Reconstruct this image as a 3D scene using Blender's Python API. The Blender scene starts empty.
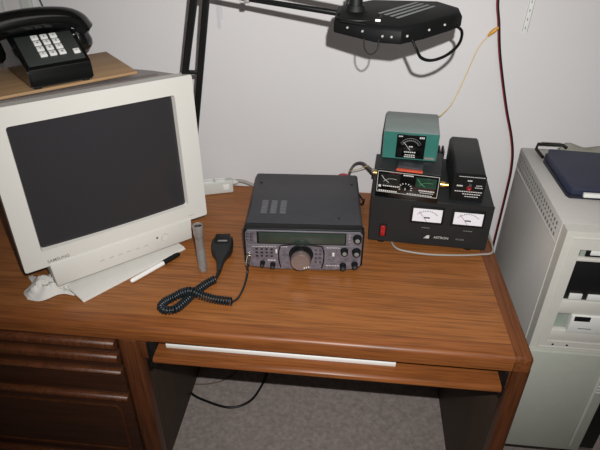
import bpy, bmesh, math, random
from mathutils import Vector, Matrix
random.seed(7)
SC = bpy.context.scene; COL = SC.collection
ZOFF = 0.74                      # desk top is z=0 while building; everything is lifted at the end
PI = math.pi

# ------------------------------------------------------------------ materials
def lin(c):
    return tuple(((v/255)/12.92 if v/255 <= .04045 else ((v/255+.055)/1.055)**2.4) for v in c) + (1,)
def mat(name, rgb, rough=.5, metal=0, spec=.5, var=.06, scale=40, bump=0, bscale=200, emis=None, coat=0):
    m = bpy.data.materials.new(name); m.use_nodes = True
    n = m.node_tree.nodes; l = m.node_tree.links; b = n['Principled BSDF']
    b.inputs['Roughness'].default_value = rough; b.inputs['Metallic'].default_value = metal
    b.inputs['Specular IOR Level'].default_value = spec
    b.inputs['Coat Weight'].default_value = coat
    tc = n.new('ShaderNodeTexCoord'); nz = n.new('ShaderNodeTexNoise'); nz.inputs['Scale'].default_value = scale
    nz.inputs['Detail'].default_value = 4
    l.new(tc.outputs['Object'], nz.inputs['Vector'])
    r = n.new('ShaderNodeValToRGB'); c = lin(rgb)
    r.color_ramp.elements[0].position = .3; r.color_ramp.elements[1].position = .7
    r.color_ramp.elements[0].color = tuple(max(0, x*(1-var)) for x in c[:3]) + (1,)
    r.color_ramp.elements[1].color = tuple(min(1, x*(1+var)) for x in c[:3]) + (1,)
    l.new(nz.outputs['Fac'], r.inputs['Fac']); l.new(r.outputs['Color'], b.inputs['Base Color'])
    if bump:
        n2 = n.new('ShaderNodeTexNoise'); n2.inputs['Scale'].default_value = bscale; n2.inputs['Detail'].default_value = 3
        l.new(tc.outputs['Object'], n2.inputs['Vector'])
        bp = n.new('ShaderNodeBump'); bp.inputs['Strength'].default_value = bump; bp.inputs['Distance'].default_value = .002
        l.new(n2.outputs['Fac'], bp.inputs['Height']); l.new(bp.outputs['Normal'], b.inputs['Normal'])
    if emis:
        b.inputs['Emission Color'].default_value = lin(emis[0]); b.inputs['Emission Strength'].default_value = emis[1]
    return m

def wood(name, c1, c2, c3, axis='X', rough=.38, scale=1.0, fine=1.0):
    m = bpy.data.materials.new(name); m.use_nodes = True
    n = m.node_tree.nodes; l = m.node_tree.links; b = n['Principled BSDF']
    tc = n.new('ShaderNodeTexCoord'); mp = n.new('ShaderNodeMapping')
    s = {'X': (1.2, 30, 30), 'Y': (30, 1.2, 30), 'Z': (30, 30, 1.2)}[axis]
    mp.inputs['Scale'].default_value = tuple(v*scale for v in s)
    l.new(tc.outputs['Object'], mp.inputs['Vector'])
    n1 = n.new('ShaderNodeTexNoise'); n1.inputs['Scale'].default_value = 1.1; n1.inputs['Detail'].default_value = 6; n1.inputs['Roughness'].default_value = .6
    n1.inputs['Distortion'].default_value = .6
    l.new(mp.outputs['Vector'], n1.inputs['Vector'])
    mp2 = n.new('ShaderNodeMapping'); s2 = {'X': (9, 260, 260), 'Y': (260, 9, 260), 'Z': (260, 260, 9)}[axis]
    mp2.inputs['Scale'].default_value = s2; l.new(tc.outputs['Object'], mp2.inputs['Vector'])
    n2 = n.new('ShaderNodeTexNoise'); n2.inputs['Scale'].default_value = 1; n2.inputs['Detail'].default_value = 3
    l.new(mp2.outputs['Vector'], n2.inputs['Vector'])
    r = n.new('ShaderNodeValToRGB'); e = r.color_ramp.elements
    e[0].position = .28; e[0].color = lin(c1); e[1].position = .72; e[1].color = lin(c3)
    k = e.new(.5); k.color = lin(c2)
    l.new(n1.outputs['Fac'], r.inputs['Fac'])
    r2 = n.new('ShaderNodeValToRGB'); r2.color_ramp.elements[0].position = .36; r2.color_ramp.elements[1].position = .56
    r2.color_ramp.elements[0].color = (1-.38*fine,)*3+(1,); r2.color_ramp.elements[1].color = (1, 1, 1, 1)
    l.new(n2.outputs['Fac'], r2.inputs['Fac'])
    mx = n.new('ShaderNodeMix'); mx.data_type = 'RGBA'; mx.blend_type = 'MULTIPLY'; mx.inputs['Factor'].default_value = .8
    l.new(r.outputs['Color'], mx.inputs[6]); l.new(r2.outputs['Color'], mx.inputs[7])
    l.new(mx.outputs[2], b.inputs['Base Color'])
    b.inputs['Roughness'].default_value = rough; b.inputs['Specular IOR Level'].default_value = .35
    bp = n.new('ShaderNodeBump'); bp.inputs['Strength'].default_value = .12; bp.inputs['Distance'].default_value = .001
    l.new(n2.outputs['Fac'], bp.inputs['Height']); l.new(bp.outputs['Normal'], b.inputs['Normal'])
    return m

M = {}
M['wall'] = mat('wall_paint', (212, 210, 210), .9, spec=.15, var=.012, scale=3, bump=.08, bscale=160)
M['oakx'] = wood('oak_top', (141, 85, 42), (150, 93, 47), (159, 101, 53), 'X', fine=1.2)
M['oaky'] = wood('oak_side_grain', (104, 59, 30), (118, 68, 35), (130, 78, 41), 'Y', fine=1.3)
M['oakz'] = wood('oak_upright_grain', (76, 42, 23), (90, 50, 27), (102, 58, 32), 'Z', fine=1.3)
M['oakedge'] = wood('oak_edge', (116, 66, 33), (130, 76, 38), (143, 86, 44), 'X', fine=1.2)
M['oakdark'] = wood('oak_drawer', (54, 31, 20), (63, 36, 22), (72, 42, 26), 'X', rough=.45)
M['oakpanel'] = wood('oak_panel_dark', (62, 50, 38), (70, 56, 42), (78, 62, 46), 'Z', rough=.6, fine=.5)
M['ply'] = wood('plywood', (146, 116, 82), (162, 130, 94), (174, 142, 106), 'X', rough=.6, fine=.5)
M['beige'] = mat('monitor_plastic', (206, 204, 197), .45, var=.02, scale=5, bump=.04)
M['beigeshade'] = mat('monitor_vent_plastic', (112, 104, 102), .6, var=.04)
M['housing'] = mat('monitor_shell_shaded', (158, 151, 148), .6, var=.03)  # darker than the bezel: shade on the upward face put into the colour
M['screen'] = mat('crt_glass', (48, 47, 49), .22, spec=.35, var=.02, scale=3)
M['greyink'] = mat('grey_ink', (120, 122, 118), .6)
M['softline'] = mat('seam_grey', (184, 183, 176), .6)
M['black'] = mat('black_plastic', (16, 17, 17), .5, spec=.3, var=.1)
M['lampblack'] = mat('lamp_black_plastic', (12, 13, 13), .6, spec=.15, var=.1)
M['blackgloss'] = mat('black_gloss', (10, 11, 11), .16, var=.05, coat=.3)
M['blackmat'] = mat('black_powder_coat', (26, 28, 29), .55, var=.1, bump=.1, bscale=500)
M['psu'] = mat('power_supply_paint', (30, 33, 33), .55, var=.1, bump=.1, bscale=500)
M['radiotop'] = mat('radio_case', (54, 54, 58), .5, var=.07, bump=.06, bscale=400)
M['radiofront'] = mat('radio_front_plastic', (112, 106, 114), .4, metal=.3, var=.3, scale=110)
M['rim'] = mat('radio_rim', (130, 130, 138), .35, metal=.4, var=.1)
M['vent'] = mat('vent_patch', (98, 98, 103), .6, var=.2, scale=200)
M['lcd'] = mat('display_glass', (50, 60, 53), .22, var=.12, scale=30)
M['knobface'] = mat('knob_face', (134, 118, 112), .35, metal=.5, var=.08)
M['keyplate'] = mat('keypad_plate_grey', (50, 54, 52), .5, var=.05)
M['chrome'] = mat('chrome', (215, 212, 205), .18, metal=1, var=.05)
M['brass'] = mat('brass', (214, 176, 104), .3, metal=1, var=.05)
M['steel'] = mat('brushed_steel', (158, 152, 148), .36, metal=.5, var=.12, scale=120)
M['white'] = mat('white_plastic', (226, 226, 222), .45, var=.02)
M['paper'] = mat('paper', (216, 214, 208), .85, var=.02)
M['tissue'] = mat('tissue_paper', (206, 204, 198), .95, var=.06, scale=60, bump=.4, bscale=90)
M['meterface'] = mat('meter_card', (228, 226, 232), .5, var=.02, emis=((225, 224, 232), .05))
M['meterdark'] = mat('meter_dark', (24, 28, 27), .25, var=.3, scale=150)
M['metergreen'] = mat('meter_green_tint', (26, 56, 44), .3, var=.3, scale=90)
M['ink'] = mat('black_ink', (50, 50, 54), .6)
M['whiteink'] = mat('white_ink', (206, 206, 202), .6)
M['dimink'] = mat('dim_ink', (112, 116, 114), .6)
M['greenink'] = mat('green_ink', (84, 160, 110), .6)
M['red'] = mat('red_switch', (150, 24, 24), .3, emis=((220, 30, 24), .08))
M['redcable'] = mat('red_insulation', (120, 34, 34), .5)
M['redboot'] = mat('red_rubber', (176, 30, 50), .5)
M['orange'] = mat('orange_label', (206, 82, 52), .5, var=.15, scale=200)
M['teal'] = mat('teal_enamel', (50, 112, 102), .4, var=.05)
M['teallit'] = mat('teal_enamel_flash_lit', (126, 138, 135), .42, var=.04)  # teal-grey case colour, paled to hold the flash reflection on its top
M['tower'] = mat('tower_steel_paint', (184, 181, 176), .5, var=.02, bump=.05, bscale=300)
M['towerfront'] = mat('tower_plastic', (204, 202, 194), .5, var=.02)
M['towerlow'] = mat('tower_panel_plastic', (178, 181, 170), .5, var=.02)
M['towershelf'] = mat('tower_inner_plastic', (150, 160, 150), .5, var=.03)
M['cavity'] = mat('drive_bay_black', (12, 12, 13), .5, var=.1)
M['navy'] = mat('navy_cover', (38, 44, 66), .5, var=.08, scale=20, bump=.1, bscale=300)
M['navydark'] = mat('navy_edge', (26, 26, 42), .5, var=.08)
M['cloth'] = mat('grey_cloth', (140, 138, 128), .9, var=.08, bump=.4)
M['cordgrey'] = mat('grey_cord', (150, 146, 140), .55, var=.04)
M['cordblack'] = mat('black_cord', (14, 14, 15), .4, var=.05)
M['coil'] = mat('coil_cord_rubber', (24, 32, 36), .35, var=.08)
M['greycable'] = mat('grey_brown_cable', (70, 64, 64), .5)
M['yellow'] = mat('yellow_wire', (216, 190, 122), .5, var=.04)
M['amber'] = mat('amber_terminal', (206, 150, 50), .4)
M['brown'] = mat('brown_wire', (96, 70, 48), .5)
M['tape'] = mat('clear_tape', (196, 196, 198), .4, var=.03)
M['trim'] = mat('painted_trim', (196, 198, 192), .6, var=.02)
M['stand'] = mat('dark_stand', (44, 36, 34), .7, var=.1)
def carpet_mat():
    m = mat('carpet', (168, 156, 150), 1, spec=.05, var=.2, scale=75, bump=.9, bscale=420)
    return m
M['carpet'] = carpet_mat()
M['ceil'] = mat('ceiling_paint', (200, 200, 198), .9, var=.01)

# ------------------------------------------------------------------ geometry helpers
def new(): return bmesh.new()
def addbox(bm, x0, x1, y0, y1, z0, z1, bev=0, seg=2, mx=None):
    r = bmesh.ops.create_cube(bm, size=1)
    vs = r['verts']
    bmesh.ops.scale(bm, vec=(abs(x1-x0), abs(y1-y0), abs(z1-z0)), verts=vs)
    bmesh.ops.translate(bm, vec=((x0+x1)/2, (y0+y1)/2, (z0+z1)/2), verts=vs)
    if bev:
        es = list({e for v in vs for e in v.link_edges})
        g = bmesh.ops.bevel(bm, geom=es, offset=bev, segments=seg, affect='EDGES', profile=.5)
        vs = list({v for f in g['faces'] for v in f.verts} | {v for v in vs if v.is_valid})
    if mx: bmesh.ops.transform(bm, matrix=mx, verts=vs)
    return vs
def addcyl(bm, p, d, r, h, r2=None, n=24, cap=True):
    """cylinder starting at p along direction d"""
    q = Vector((0, 0, 1)).rotation_difference(Vector(d).normalized()).to_matrix().to_4x4()
    mx = Matrix.Translation(Vector(p)) @ q @ Matrix.Translation((0, 0, h/2))
    return bmesh.ops.create_cone(bm, cap_ends=cap, segments=n, radius1=r, radius2=r if r2 is None else r2, depth=h, matrix=mx)['verts']
def addlathe(bm, prof, mx=None, n=32):
    rings = []
    for (r, z) in prof:
        if r < 1e-6: rings.append([bm.verts.new((0, 0, z))])
        else: rings.append([bm.verts.new((r*math.cos(2*PI*i/n), r*math.sin(2*PI*i/n), z)) for i in range(n)])
    for a, b in zip(rings, rings[1:]):
        for i in range(n):
            j = (i+1) % n
            if len(a) == 1 and len(b) == 1: continue
            if len(a) == 1: bm.faces.new((a[0], b[i], b[j]))
            elif len(b) == 1: bm.faces.new((a[i], a[j], b[0]))
            else: bm.faces.new((a[i], a[j], b[j], b[i]))
    vs = [v for r in rings for v in r]
    if mx: bmesh.ops.transform(bm, matrix=mx, verts=vs)
    return vs
def catmull(pts, k=8):
    P = [Vector(p) for p in pts]; P = [P[0]*2-P[1]] + P + [P[-1]*2-P[-2]]; out = []
    for i in range(1, len(P)-2):
        for j in range(k):
            t = j/k; a, b, c, d = P[i-1:i+3]
            out.append(.5*((2*b)+(-a+c)*t+(2*a-5*b+4*c-d)*t*t+(-a+3*b-3*c+d)*t**3))
    out.append(P[-2]); return out
def addtube(bm, pts, r, n=8, smooth=True, k=8, rr=None):
    P = catmull(pts, k) if smooth else [Vector(p) for p in pts]
    rings = []; up = None
    for i, p in enumerate(P):
        t = (P[min(i+1, len(P)-1)]-P[max(i-1, 0)]).normalized()
        if up is None:
            up = Vector((0, 0, 1)) if abs(t.z) < .9 else Vector((1, 0, 0))
        s = t.cross(up)
        if s.length < 1e-6: s = t.cross(Vector((0, 1, 0)))
        s.normalize(); up = s.cross(t).normalized()
        q = r if rr is None else rr(i/(len(P)-1))
        rings.append([bm.verts.new(p + s*math.cos(2*PI*a/n)*q + up*math.sin(2*PI*a/n)*q) for a in range(n)])
    for a, b in zip(rings, rings[1:]):
        for i in range(n): bm.faces.new((a[i], a[(i+1) % n], b[(i+1) % n], b[i]))
    bm.faces.new(rings[0][::-1]); bm.faces.new(rings[-1])
def addprism(bm, poly, ax, a0, a1, bev=0, seg=2):
    """poly 2D pts extruded along axis ax ('X': poly=(y,z), 'Y': (x,z), 'Z': (x,y))"""
    f = {'X': lambda p, a: (a, p[0], p[1]), 'Y': lambda p, a: (p[0], a, p[1]), 'Z': lambda p, a: (p[0], p[1], a)}[ax]
    A = [bm.verts.new(f(p, a0)) for p in poly]; B = [bm.verts.new(f(p, a1)) for p in poly]; n = len(poly)
    fs = [bm.faces.new(A[::-1]), bm.faces.new(B)]
    for i in range(n): fs.append(bm.faces.new((A[i], A[(i+1) % n], B[(i+1) % n], B[i])))
    bmesh.ops.recalc_face_normals(bm, faces=fs)
    vs = A+B
    if bev:
        es = list({e for v in vs for e in v.link_edges})
        g = bmesh.ops.bevel(bm, geom=es, offset=bev, segments=seg, affect='EDGES', profile=.5)
        vs = list({v for q in g['faces'] for v in q.verts} | {v for v in vs if v.is_valid})
    return vs
def addloft(bm, sections):
    """sections: list of lists of points (same count) -> closed skin"""
    R = [[bm.verts.new(p) for p in s] for s in sections]; n = len(R[0]); fs = []
    for a, b in zip(R, R[1:]):
        for i in range(n): fs.append(bm.faces.new((a[i], a[(i+1) % n], b[(i+1) % n], b[i])))
    fs.append(bm.faces.new(R[0][::-1])); fs.append(bm.faces.new(R[-1]))
    bmesh.ops.recalc_face_normals(bm, faces=fs)
    return [v for r in R for v in r]
def rrect(x0, x1, z0, z1, r, n=5):
    pts = []
    for cx, cz, a0 in ((x1-r, z1-r, 0), (x0+r, z1-r, 90), (x0+r, z0+r, 180), (x1-r, z0+r, 270)):
        for i in range(n+1):
            a = math.radians(a0+90*i/n); pts.append((cx+r*math.cos(a), cz+r*math.sin(a)))
    return pts
def frame_bm(bm, outer, inner, y0, y1):
    """rectangular ring between two equal-count loops (x,z), from y0 to y1"""
    n = len(outer)
    oa = [bm.verts.new((p[0], y0, p[1])) for p in outer]; ia = [bm.verts.new((p[0], y0, p[1])) for p in inner]
    ob = [bm.verts.new((p[0], y1, p[1])) for p in outer]; ib = [bm.verts.new((p[0], y1, p[1])) for p in inner]
    fs = []
    for i in range(n):
        j = (i+1) % n
        fs += [bm.faces.new((oa[i], oa[j], ia[j], ia[i])), bm.faces.new((ob[i], ob[j], ib[j], ib[i])),
               bm.faces.new((oa[i], oa[j], ob[j], ob[i])), bm.faces.new((ia[i], ia[j], ib[j], ib[i]))]
    bmesh.ops.recalc_face_normals(bm, faces=fs)

def obj(name, bm, material, parent=None, smooth=40):
    me = bpy.data.meshes.new(name); bm.to_mesh(me); bm.free()
    o = bpy.data.objects.new(name, me); COL.objects.link(o); me.materials.append(material)
    if parent: o.parent = parent
    if smooth:
        try:
            me.polygons.foreach_set('use_smooth', [True]*len(me.polygons))
            me.set_sharp_from_angle(angle=math.radians(smooth))
        except Exception: pass
    return o
def thing(name, label, cat, loc=(0, 0, 0), yaw=0, group=None):
    o = bpy.data.objects.new(name, None); COL.objects.link(o); o.empty_display_size = .05
    o.location = loc; o.rotation_euler = (0, 0, math.radians(yaw)); o['label'] = label; o['category'] = cat
    if group: o['group'] = group
    return o
def tag(o, label, cat, group=None):
    o['label'] = label; o['category'] = cat
    if group: o['group'] = group
    return o
def struct(name, bm, m):
    o = obj(name, bm, m, None, 0); o['kind'] = 'structure'; return o
def W(bm, root):
    """bm holds world coordinates; make them local to root (no rotation)"""
    bmesh.ops.translate(bm, vec=-Vector(root.location), verts=bm.verts); return bm
def text_mesh(name, s, size, mx, m, parent, ext=.0002, align='CENTER'):
    cu = bpy.data.curves.new(name, 'FONT'); cu.body = s; cu.size = size; cu.extrude = ext; cu.align_x = align; cu.align_y = 'CENTER'
    cu.offset = size*.01
    t = bpy.data.objects.new(name, cu); dg = bpy.context.evaluated_depsgraph_get()
    COL.objects.link(t); dg.update()
    me = bpy.data.meshes.new_from_object(t.evaluated_get(dg)); COL.objects.unlink(t); bpy.data.objects.remove(t)
    me.transform(mx); me.name = name; me.materials.clear(); me.materials.append(m)
    o = bpy.data.objects.new(name, me); COL.objects.link(o); o.parent = parent
    return o
FRONT = Matrix.Rotation(PI/2, 4, 'X')     # text plane facing -Y
def marks(rows, y, t=.0003):
    """rows: (x0,x1,z,h,n) dashes on the plane y (facing -Y)"""
    bm = new()
    for (x0, x1, z, h, n) in rows:
        w = (x1-x0)/n
        for i in range(n):
            addbox(bm, x0+w*i+w*.12, x0+w*(i+1)-w*.12, y-t, y, z-h/2, z+h/2)
    return bm

# ------------------------------------------------------------------ camera
Cc = Vector((-.3837, -.7724, .7889)); t, y, r = map(math.radians, (33.2088, 5.9027, .2851))
fw = Vector((math.sin(-y)*math.cos(t), math.cos(y)*math.cos(t), -math.sin(t))); rt = Vector((math.cos(y), math.sin(y), 0)); up = rt.cross(fw)
Rv = math.cos(r)*rt+math.sin(r)*up; Uv = -math.sin(r)*rt+math.cos(r)*up
cam = bpy.data.cameras.new('camera'); co = bpy.data.objects.new('camera', cam); COL.objects.link(co)
cam.lens = 535.54/600*36; cam.sensor_width = 36; cam.clip_start = .02
mw = Matrix((Rv, Uv, -fw)).transposed().to_4x4(); mw.translation = Cc; co.matrix_world = mw
SC.camera = co

# ------------------------------------------------------------------ room
WALLY = .632; FL = -.74
b = new(); addbox(b, -2.2, 1.4, WALLY, WALLY+.1, FL, 1.7); struct('wall_back', b, M['wall'])
b = new(); addbox(b, 1.4, 1.5, -2.6, WALLY+.1, FL, 1.7); struct('wall_right', b, M['wall'])
b = new(); addbox(b, -2.3, -2.2, -2.6, WALLY+.1, FL, 1.7); struct('wall_left', b, M['wall'])
b = new(); addbox(b, -2.3, 1.5, -2.6, WALLY+.1, FL-.05, FL); struct('floor', b, M['carpet'])
b = new(); addbox(b, -2.3, 1.5, -2.6, WALLY+.1, 1.7, 1.75); struct('ceiling', b, M['ceil'])
b = new(); addbox(b, -2.2, 1.4, WALLY-.012, WALLY, FL, FL+.09, .003); struct('baseboard_back', b, M['trim'])
# painted vertical casing behind the telephone
b = new(); addbox(b, -1.262, -1.232, WALLY-.012, WALLY, FL+.09, 1.7, .003); addbox(b, -1.318, -1.314, WALLY-.003, WALLY, FL+.09, 1.7)
struct('trim_1', b, M['trim'])

# ------------------------------------------------------------------ desk
desk = thing('computer_desk', 'large golden oak desk with drawer pedestal, kneehole and pull-out keyboard tray', 'desk', (-.8, .3, FL))
DB = .622; XL = -1.75
b = new()
# main top: rounded front edge profile (y,z)
def sk(y): return -.0137*y/.63
addprism(b, [(XL, .038), (-.0365, .036), (-.0365+sk(DB), DB), (XL, DB)], 'Z', -.034, 0)
obj('desktop', W(b, desk), M['oakx'], desk)
def edge_prof(n=6, R=.012):
    pts = []
    for i in range(n+1):
        a = PI-PI/2*i/n; pts.append((R+R*math.cos(a), -R+R*math.sin(a)))
    return [(0.0, -.036)] + pts
b = new()
pr = edge_prof(); S0 = [(XL, p[0], p[1]) for p in pr]+[(XL, .0375, .0006), (XL, .0375, -.036)]
S1 = [(-.037, p[0], p[1]) for p in pr]+[(-.037, .0375, .0006), (-.037, .0375, -.036)]
addloft(b, [S0, S1])
obj('front_edge_band', W(b, desk), M['oakedge'], desk)
b = new()
addprism(b, [(-.038, 0), (0, 0), (sk(DB), DB), (-.038+sk(DB), DB)], 'Z', -.0362, .0006)
es = [e for e in b.edges if (e.verts[0].co.z > 0 and e.verts[1].co.z > 0 and (e.verts[0].co.x > -.03 and e.verts[1].co.x > -.03 or e.verts[0].co.y < .01 and e.verts[1].co.y < .01)) or (abs(e.verts[0].co.x) < .001 and abs(e.verts[1].co.x) < .001 and e.verts[0].co.y < .01 and e.verts[1].co.y < .01)]
bmesh.ops.bevel(b, geom=es, offset=.012, segments=5, affect='EDGES', profile=.5)
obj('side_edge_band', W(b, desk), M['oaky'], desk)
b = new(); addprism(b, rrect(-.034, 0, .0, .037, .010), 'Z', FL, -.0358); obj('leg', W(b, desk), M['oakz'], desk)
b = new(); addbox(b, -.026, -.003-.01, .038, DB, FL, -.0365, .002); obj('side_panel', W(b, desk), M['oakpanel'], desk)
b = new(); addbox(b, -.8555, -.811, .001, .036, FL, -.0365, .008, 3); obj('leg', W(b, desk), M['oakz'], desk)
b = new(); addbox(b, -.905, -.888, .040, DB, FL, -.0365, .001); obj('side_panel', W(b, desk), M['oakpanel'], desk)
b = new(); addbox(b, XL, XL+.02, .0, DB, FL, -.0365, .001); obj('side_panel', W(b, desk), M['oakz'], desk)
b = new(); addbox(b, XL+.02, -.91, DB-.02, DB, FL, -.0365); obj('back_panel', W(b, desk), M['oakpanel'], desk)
# runner blocks under the top
for (x0, x1) in ((-.811, -.792), (-.0425, -.0345)):
    b = new(); addbox(b, x0, x1, .008, .5, -.098, -.037, .001)
    for k in (0, 1): addcyl(b, ((x0+x1)/2, .009, -.052-.02*k), (0, -1, 0), .0025, .003, n=10)
    obj('runner_block', W(b, desk), M['oakz'], desk)
for (x0, x1) in ((-.789, -.779), (-.050, -.0435)):
    b = new(); addbox(b, x0, x1, -.002, .45, -.110, -.040, .001); addbox(b, x0-.002, x1+.002, .002, .45, -.082, -.066, .001)
    obj('drawer_slide', W(b, desk), M['black'], desk)
# keyboard tray
b = new(); addprism(b, [(-.010, -.089), (-.014, -.084), (-.012, -.077), (-.005, -.073), (.30, -.073), (.30, -.089)], 'X', -.777, -.0520, .001, 1)
tray = obj('keyboard_tray', W(b, desk), M['oakedge'], desk)
# pedestal drawers with finger-pull lips
DX0 = -1.42
def drawer(z0, z1, lip, inset=False, nm='drawer'):
    b = new()
    addbox(b, DX0, -.859, .002, .020, z0, z1, .002)
    o = obj(nm, W(b, desk), M['oakdark'], desk)
    b = new()
    P = [(.002, z1-.001), (-.006, z1-.0015), (-.011, z1-.006), (-.011, z1-.006-lip*.55), (-.004, z1-.006-lip), (.002, z1-.008-lip)]
    addprism(b, P, 'X', DX0, -.859, .0008, 1)
    h = obj('pull_lip', W(b, desk), M['oakz'], o)
    if inset:
        b = new()
        frame_bm(b, rrect(DX0+.03, -.885, z0+.02, z1-.045, .02), rrect(DX0+.036, -.891, z0+.026, z1-.051, .016), .0, .003)
        obj('routed_groove', W(b, desk), M['oakz'], o)
    return o
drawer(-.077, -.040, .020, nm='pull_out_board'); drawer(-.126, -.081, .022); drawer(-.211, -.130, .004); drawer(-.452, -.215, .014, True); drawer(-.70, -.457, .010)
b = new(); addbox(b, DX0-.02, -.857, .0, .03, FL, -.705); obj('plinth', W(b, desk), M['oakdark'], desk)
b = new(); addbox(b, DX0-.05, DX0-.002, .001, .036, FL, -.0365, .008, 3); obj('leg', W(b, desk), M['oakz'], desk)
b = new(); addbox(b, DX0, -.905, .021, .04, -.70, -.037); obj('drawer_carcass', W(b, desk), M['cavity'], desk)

# keyboard on the tray
kb = thing('keyboard', 'slim white computer keyboard pushed back on the tray under the desk', 'keyboard', (-.51, .02, -.073), 0)
b = new(); addprism(b, [(0, 0), (0, .010), (.004, .014), (.15, .024), (.155, .020), (.155, 0)], 'X', -.247, .247, .0015, 2); obj('case', b, M['white'], kb)
b = new()
for rr_ in range(5):
    for c in range(22):
        yy = .03+rr_*.022; zz = .014+(yy-.004)/.146*.01
        addbox(b, -.238+c*.0217, -.238+c*.0217+.018, yy, yy+.018, zz-.004, zz+.006, .001, 1)
o = obj('keys', b, M['beige'], kb); o['kind'] = 'stuff'
def slope_rest(o): pass

# ------------------------------------------------------------------ tower computer + stand
TX = .077; TY = .212; TB = .222; TZ0 = -.545; TZ1 = .168; TXR = TX+.26
st = thing('low_stand', 'low dark stand under the tall beige computer tower', 'stand', (.2, .4, FL))
b = new(); addbox(b, TX+.01, TXR+.02, .30, .60, TZ0-.02, TZ0, .002); obj('shelf', W(b, st), M['stand'], st)
for x in (TX+.02, TXR-.01):
    for yy in (.31, .57):
        b = new(); addbox(b, x, x+.02, yy, yy+.02, FL, TZ0-.02, .002); obj('leg', W(b, st), M['stand'], st)
tw = thing('computer_tower', 'tall beige computer tower with open drive bays right of the oak desk', 'computer', (.2, .41, TZ0))
b = new()
addprism(b, [(TX, TZ0), (TXR, TZ0), (TXR, TZ1), (TX+.001, TZ1), (TX, TZ1-.002)], 'Y', TY+.030, .622, .001, 1)
obj('case', W(b, tw), M['tower'], tw)
b = new(); addbox(b, TX-.0012, TX, TY+.03, .618, TZ1-.058, TZ1-.056); addbox(b, TX-.0016, TX, TY+.0295, TY+.031, TZ0, TZ1)
obj('panel_seam', W(b, tw), M['towerfront'], tw)
b = new()
for i in range(22):
    yy = TY+.055+i*.0163
    for j, zz in enumerate((TZ1-.012, TZ1-.026, TZ1-.040)):
        addbox(b, TX-.0008, TX+.0002, yy, yy+.0065, zz-.010+.003*(j == 1), zz-.002, 0)
o = obj('vent_slots', W(b, tw), M['greyink'], tw); o['kind'] = 'stuff'
# front bezel ring
BX0 = TX+.0005; BX1 = TXR
def qd(x0, x1, z0, z1): return [(x0, z0), (x1, z0), (x1, z1), (x0, z1)]
b = new(); frame_bm(b, qd(BX0, BX1, -.176, TZ1-.0005), qd(BX0+.038, BX1-.036, -.148, TZ1-.046), TY, TY+.030)
bz = obj('upper_bezel', W(b, tw), M['towerfront'], tw, 0)
b = new(); frame_bm(b, qd(BX0+.016, BX1-.016, -.168, TZ1-.016), qd(BX0+.0185, BX1-.0185, -.1655, TZ1-.0185), TY-.0015, TY+.0005)
obj('bezel_ridge', W(b, tw), M['towerfront'], bz, 0)
b = new(); addbox(b, BX0+.034, BX1-.034, TY+.018, TY+.0295, -.150, TZ1-.042); obj('bay_back', W(b, tw), M['towershelf'], tw, 0)
# bays (x0 = inner left)
IX0 = BX0+.038; IX1 = BX1-.036
b = new(); addbox(b, IX0, IX1, TY+.004, TY+.018, .089, .097, .001)
obj('bay_divider', W(b, tw), M['towerfront'], tw)
for z0_, z1_ in ((-.062, -.023), (-.147, -.114)):
    b = new(); addbox(b, IX0, IX1, TY+.003, TY+.018, z0_, z1_, .003); obj('bay_divider', W(b, tw), M['towerfront'], tw)
b = new(); addbox(b, IX0, IX1, TY+.010, TY+.018, -.0225, .0885, .001); dv = obj('optical_drive', W(b, tw), M['cavity'], tw)
b = new(); addbox(b, IX0+.015, IX0+.043, TY+.006, TY+.010, -.020, -.004, .001); addbox(b, IX0+.055, IX1-.01, TY+.006, TY+.010, -.020, -.004, .001)
obj('drive_button', W(b, tw), M['white'], dv)
b = new(); addbox(b, IX0+.008, IX1-.003, TY+.011, TY+.018, .098, .1215, .001); dv2 = obj('drive_slot', W(b, tw), M['towershelf'], tw)
b = new(); addbox(b, IX0+.018, IX1-.003, TY+.007, TY+.011, .100, .121, .001); obj('drive_opening', W(b, tw), M['cavity'], dv2)
b = new(); addbox(b, IX0+.026, IX1-.003, TY+.004, TY+.007, .106, .1185, .001); obj('drive_tongue', W(b, tw), M['white'], dv2)
b = new(); addbox(b, IX0+.034, IX1-.002, TY-.002, TY+.018, -.113, -.0625, .002); fd = obj('floppy_drive', W(b, tw), M['white'], tw)
b = new(); addbox(b, IX0+.040, IX0+.075, TY-.004, TY-.0015, -.076, -.0632, .0005); obj('drive_slit', W(b, tw), M['cavity'], fd)
b = new(); addbox(b, IX0+.055, IX0+.085, TY-.003, TY-.0015, -.100, -.098); obj('label_mark', W(b, tw), M['greyink'], fd)
for xx in (BX0+.052, BX0+.085):
    b = new(); addcyl(b, (xx, TY-.0005, -.158), (0, 1, 0), .0028, .002, n=14); obj('screw_hole', W(b, tw), M['cavity'], tw)
# lower door panel standing slightly proud
b = new(); addbox(b, BX0, BX0+.215, TY-.008, TY+.03, TZ0, -.1775, .003); dp = obj('front_panel', W(b, tw), M['towerlow'], tw)
b = new(); addbox(b, BX0+.183, BX0+.190, TY-.012, TY-.008, TZ0+.02, -.19, .0015); 
for k in range(3): addbox(b, BX0+.188, BX0+.213, TY-.011, TY-.008, -.285-.011*k, -.281-.011*k)
obj('door_pull', W(b, tw), M['towerfront'], dp)
b = new(); addbox(b, BX0+.215, BX1, TY+.003, TY+.03, TZ0, -.1775, .002); obj('air_intake', W(b, tw), M['cavity'], tw)

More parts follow.
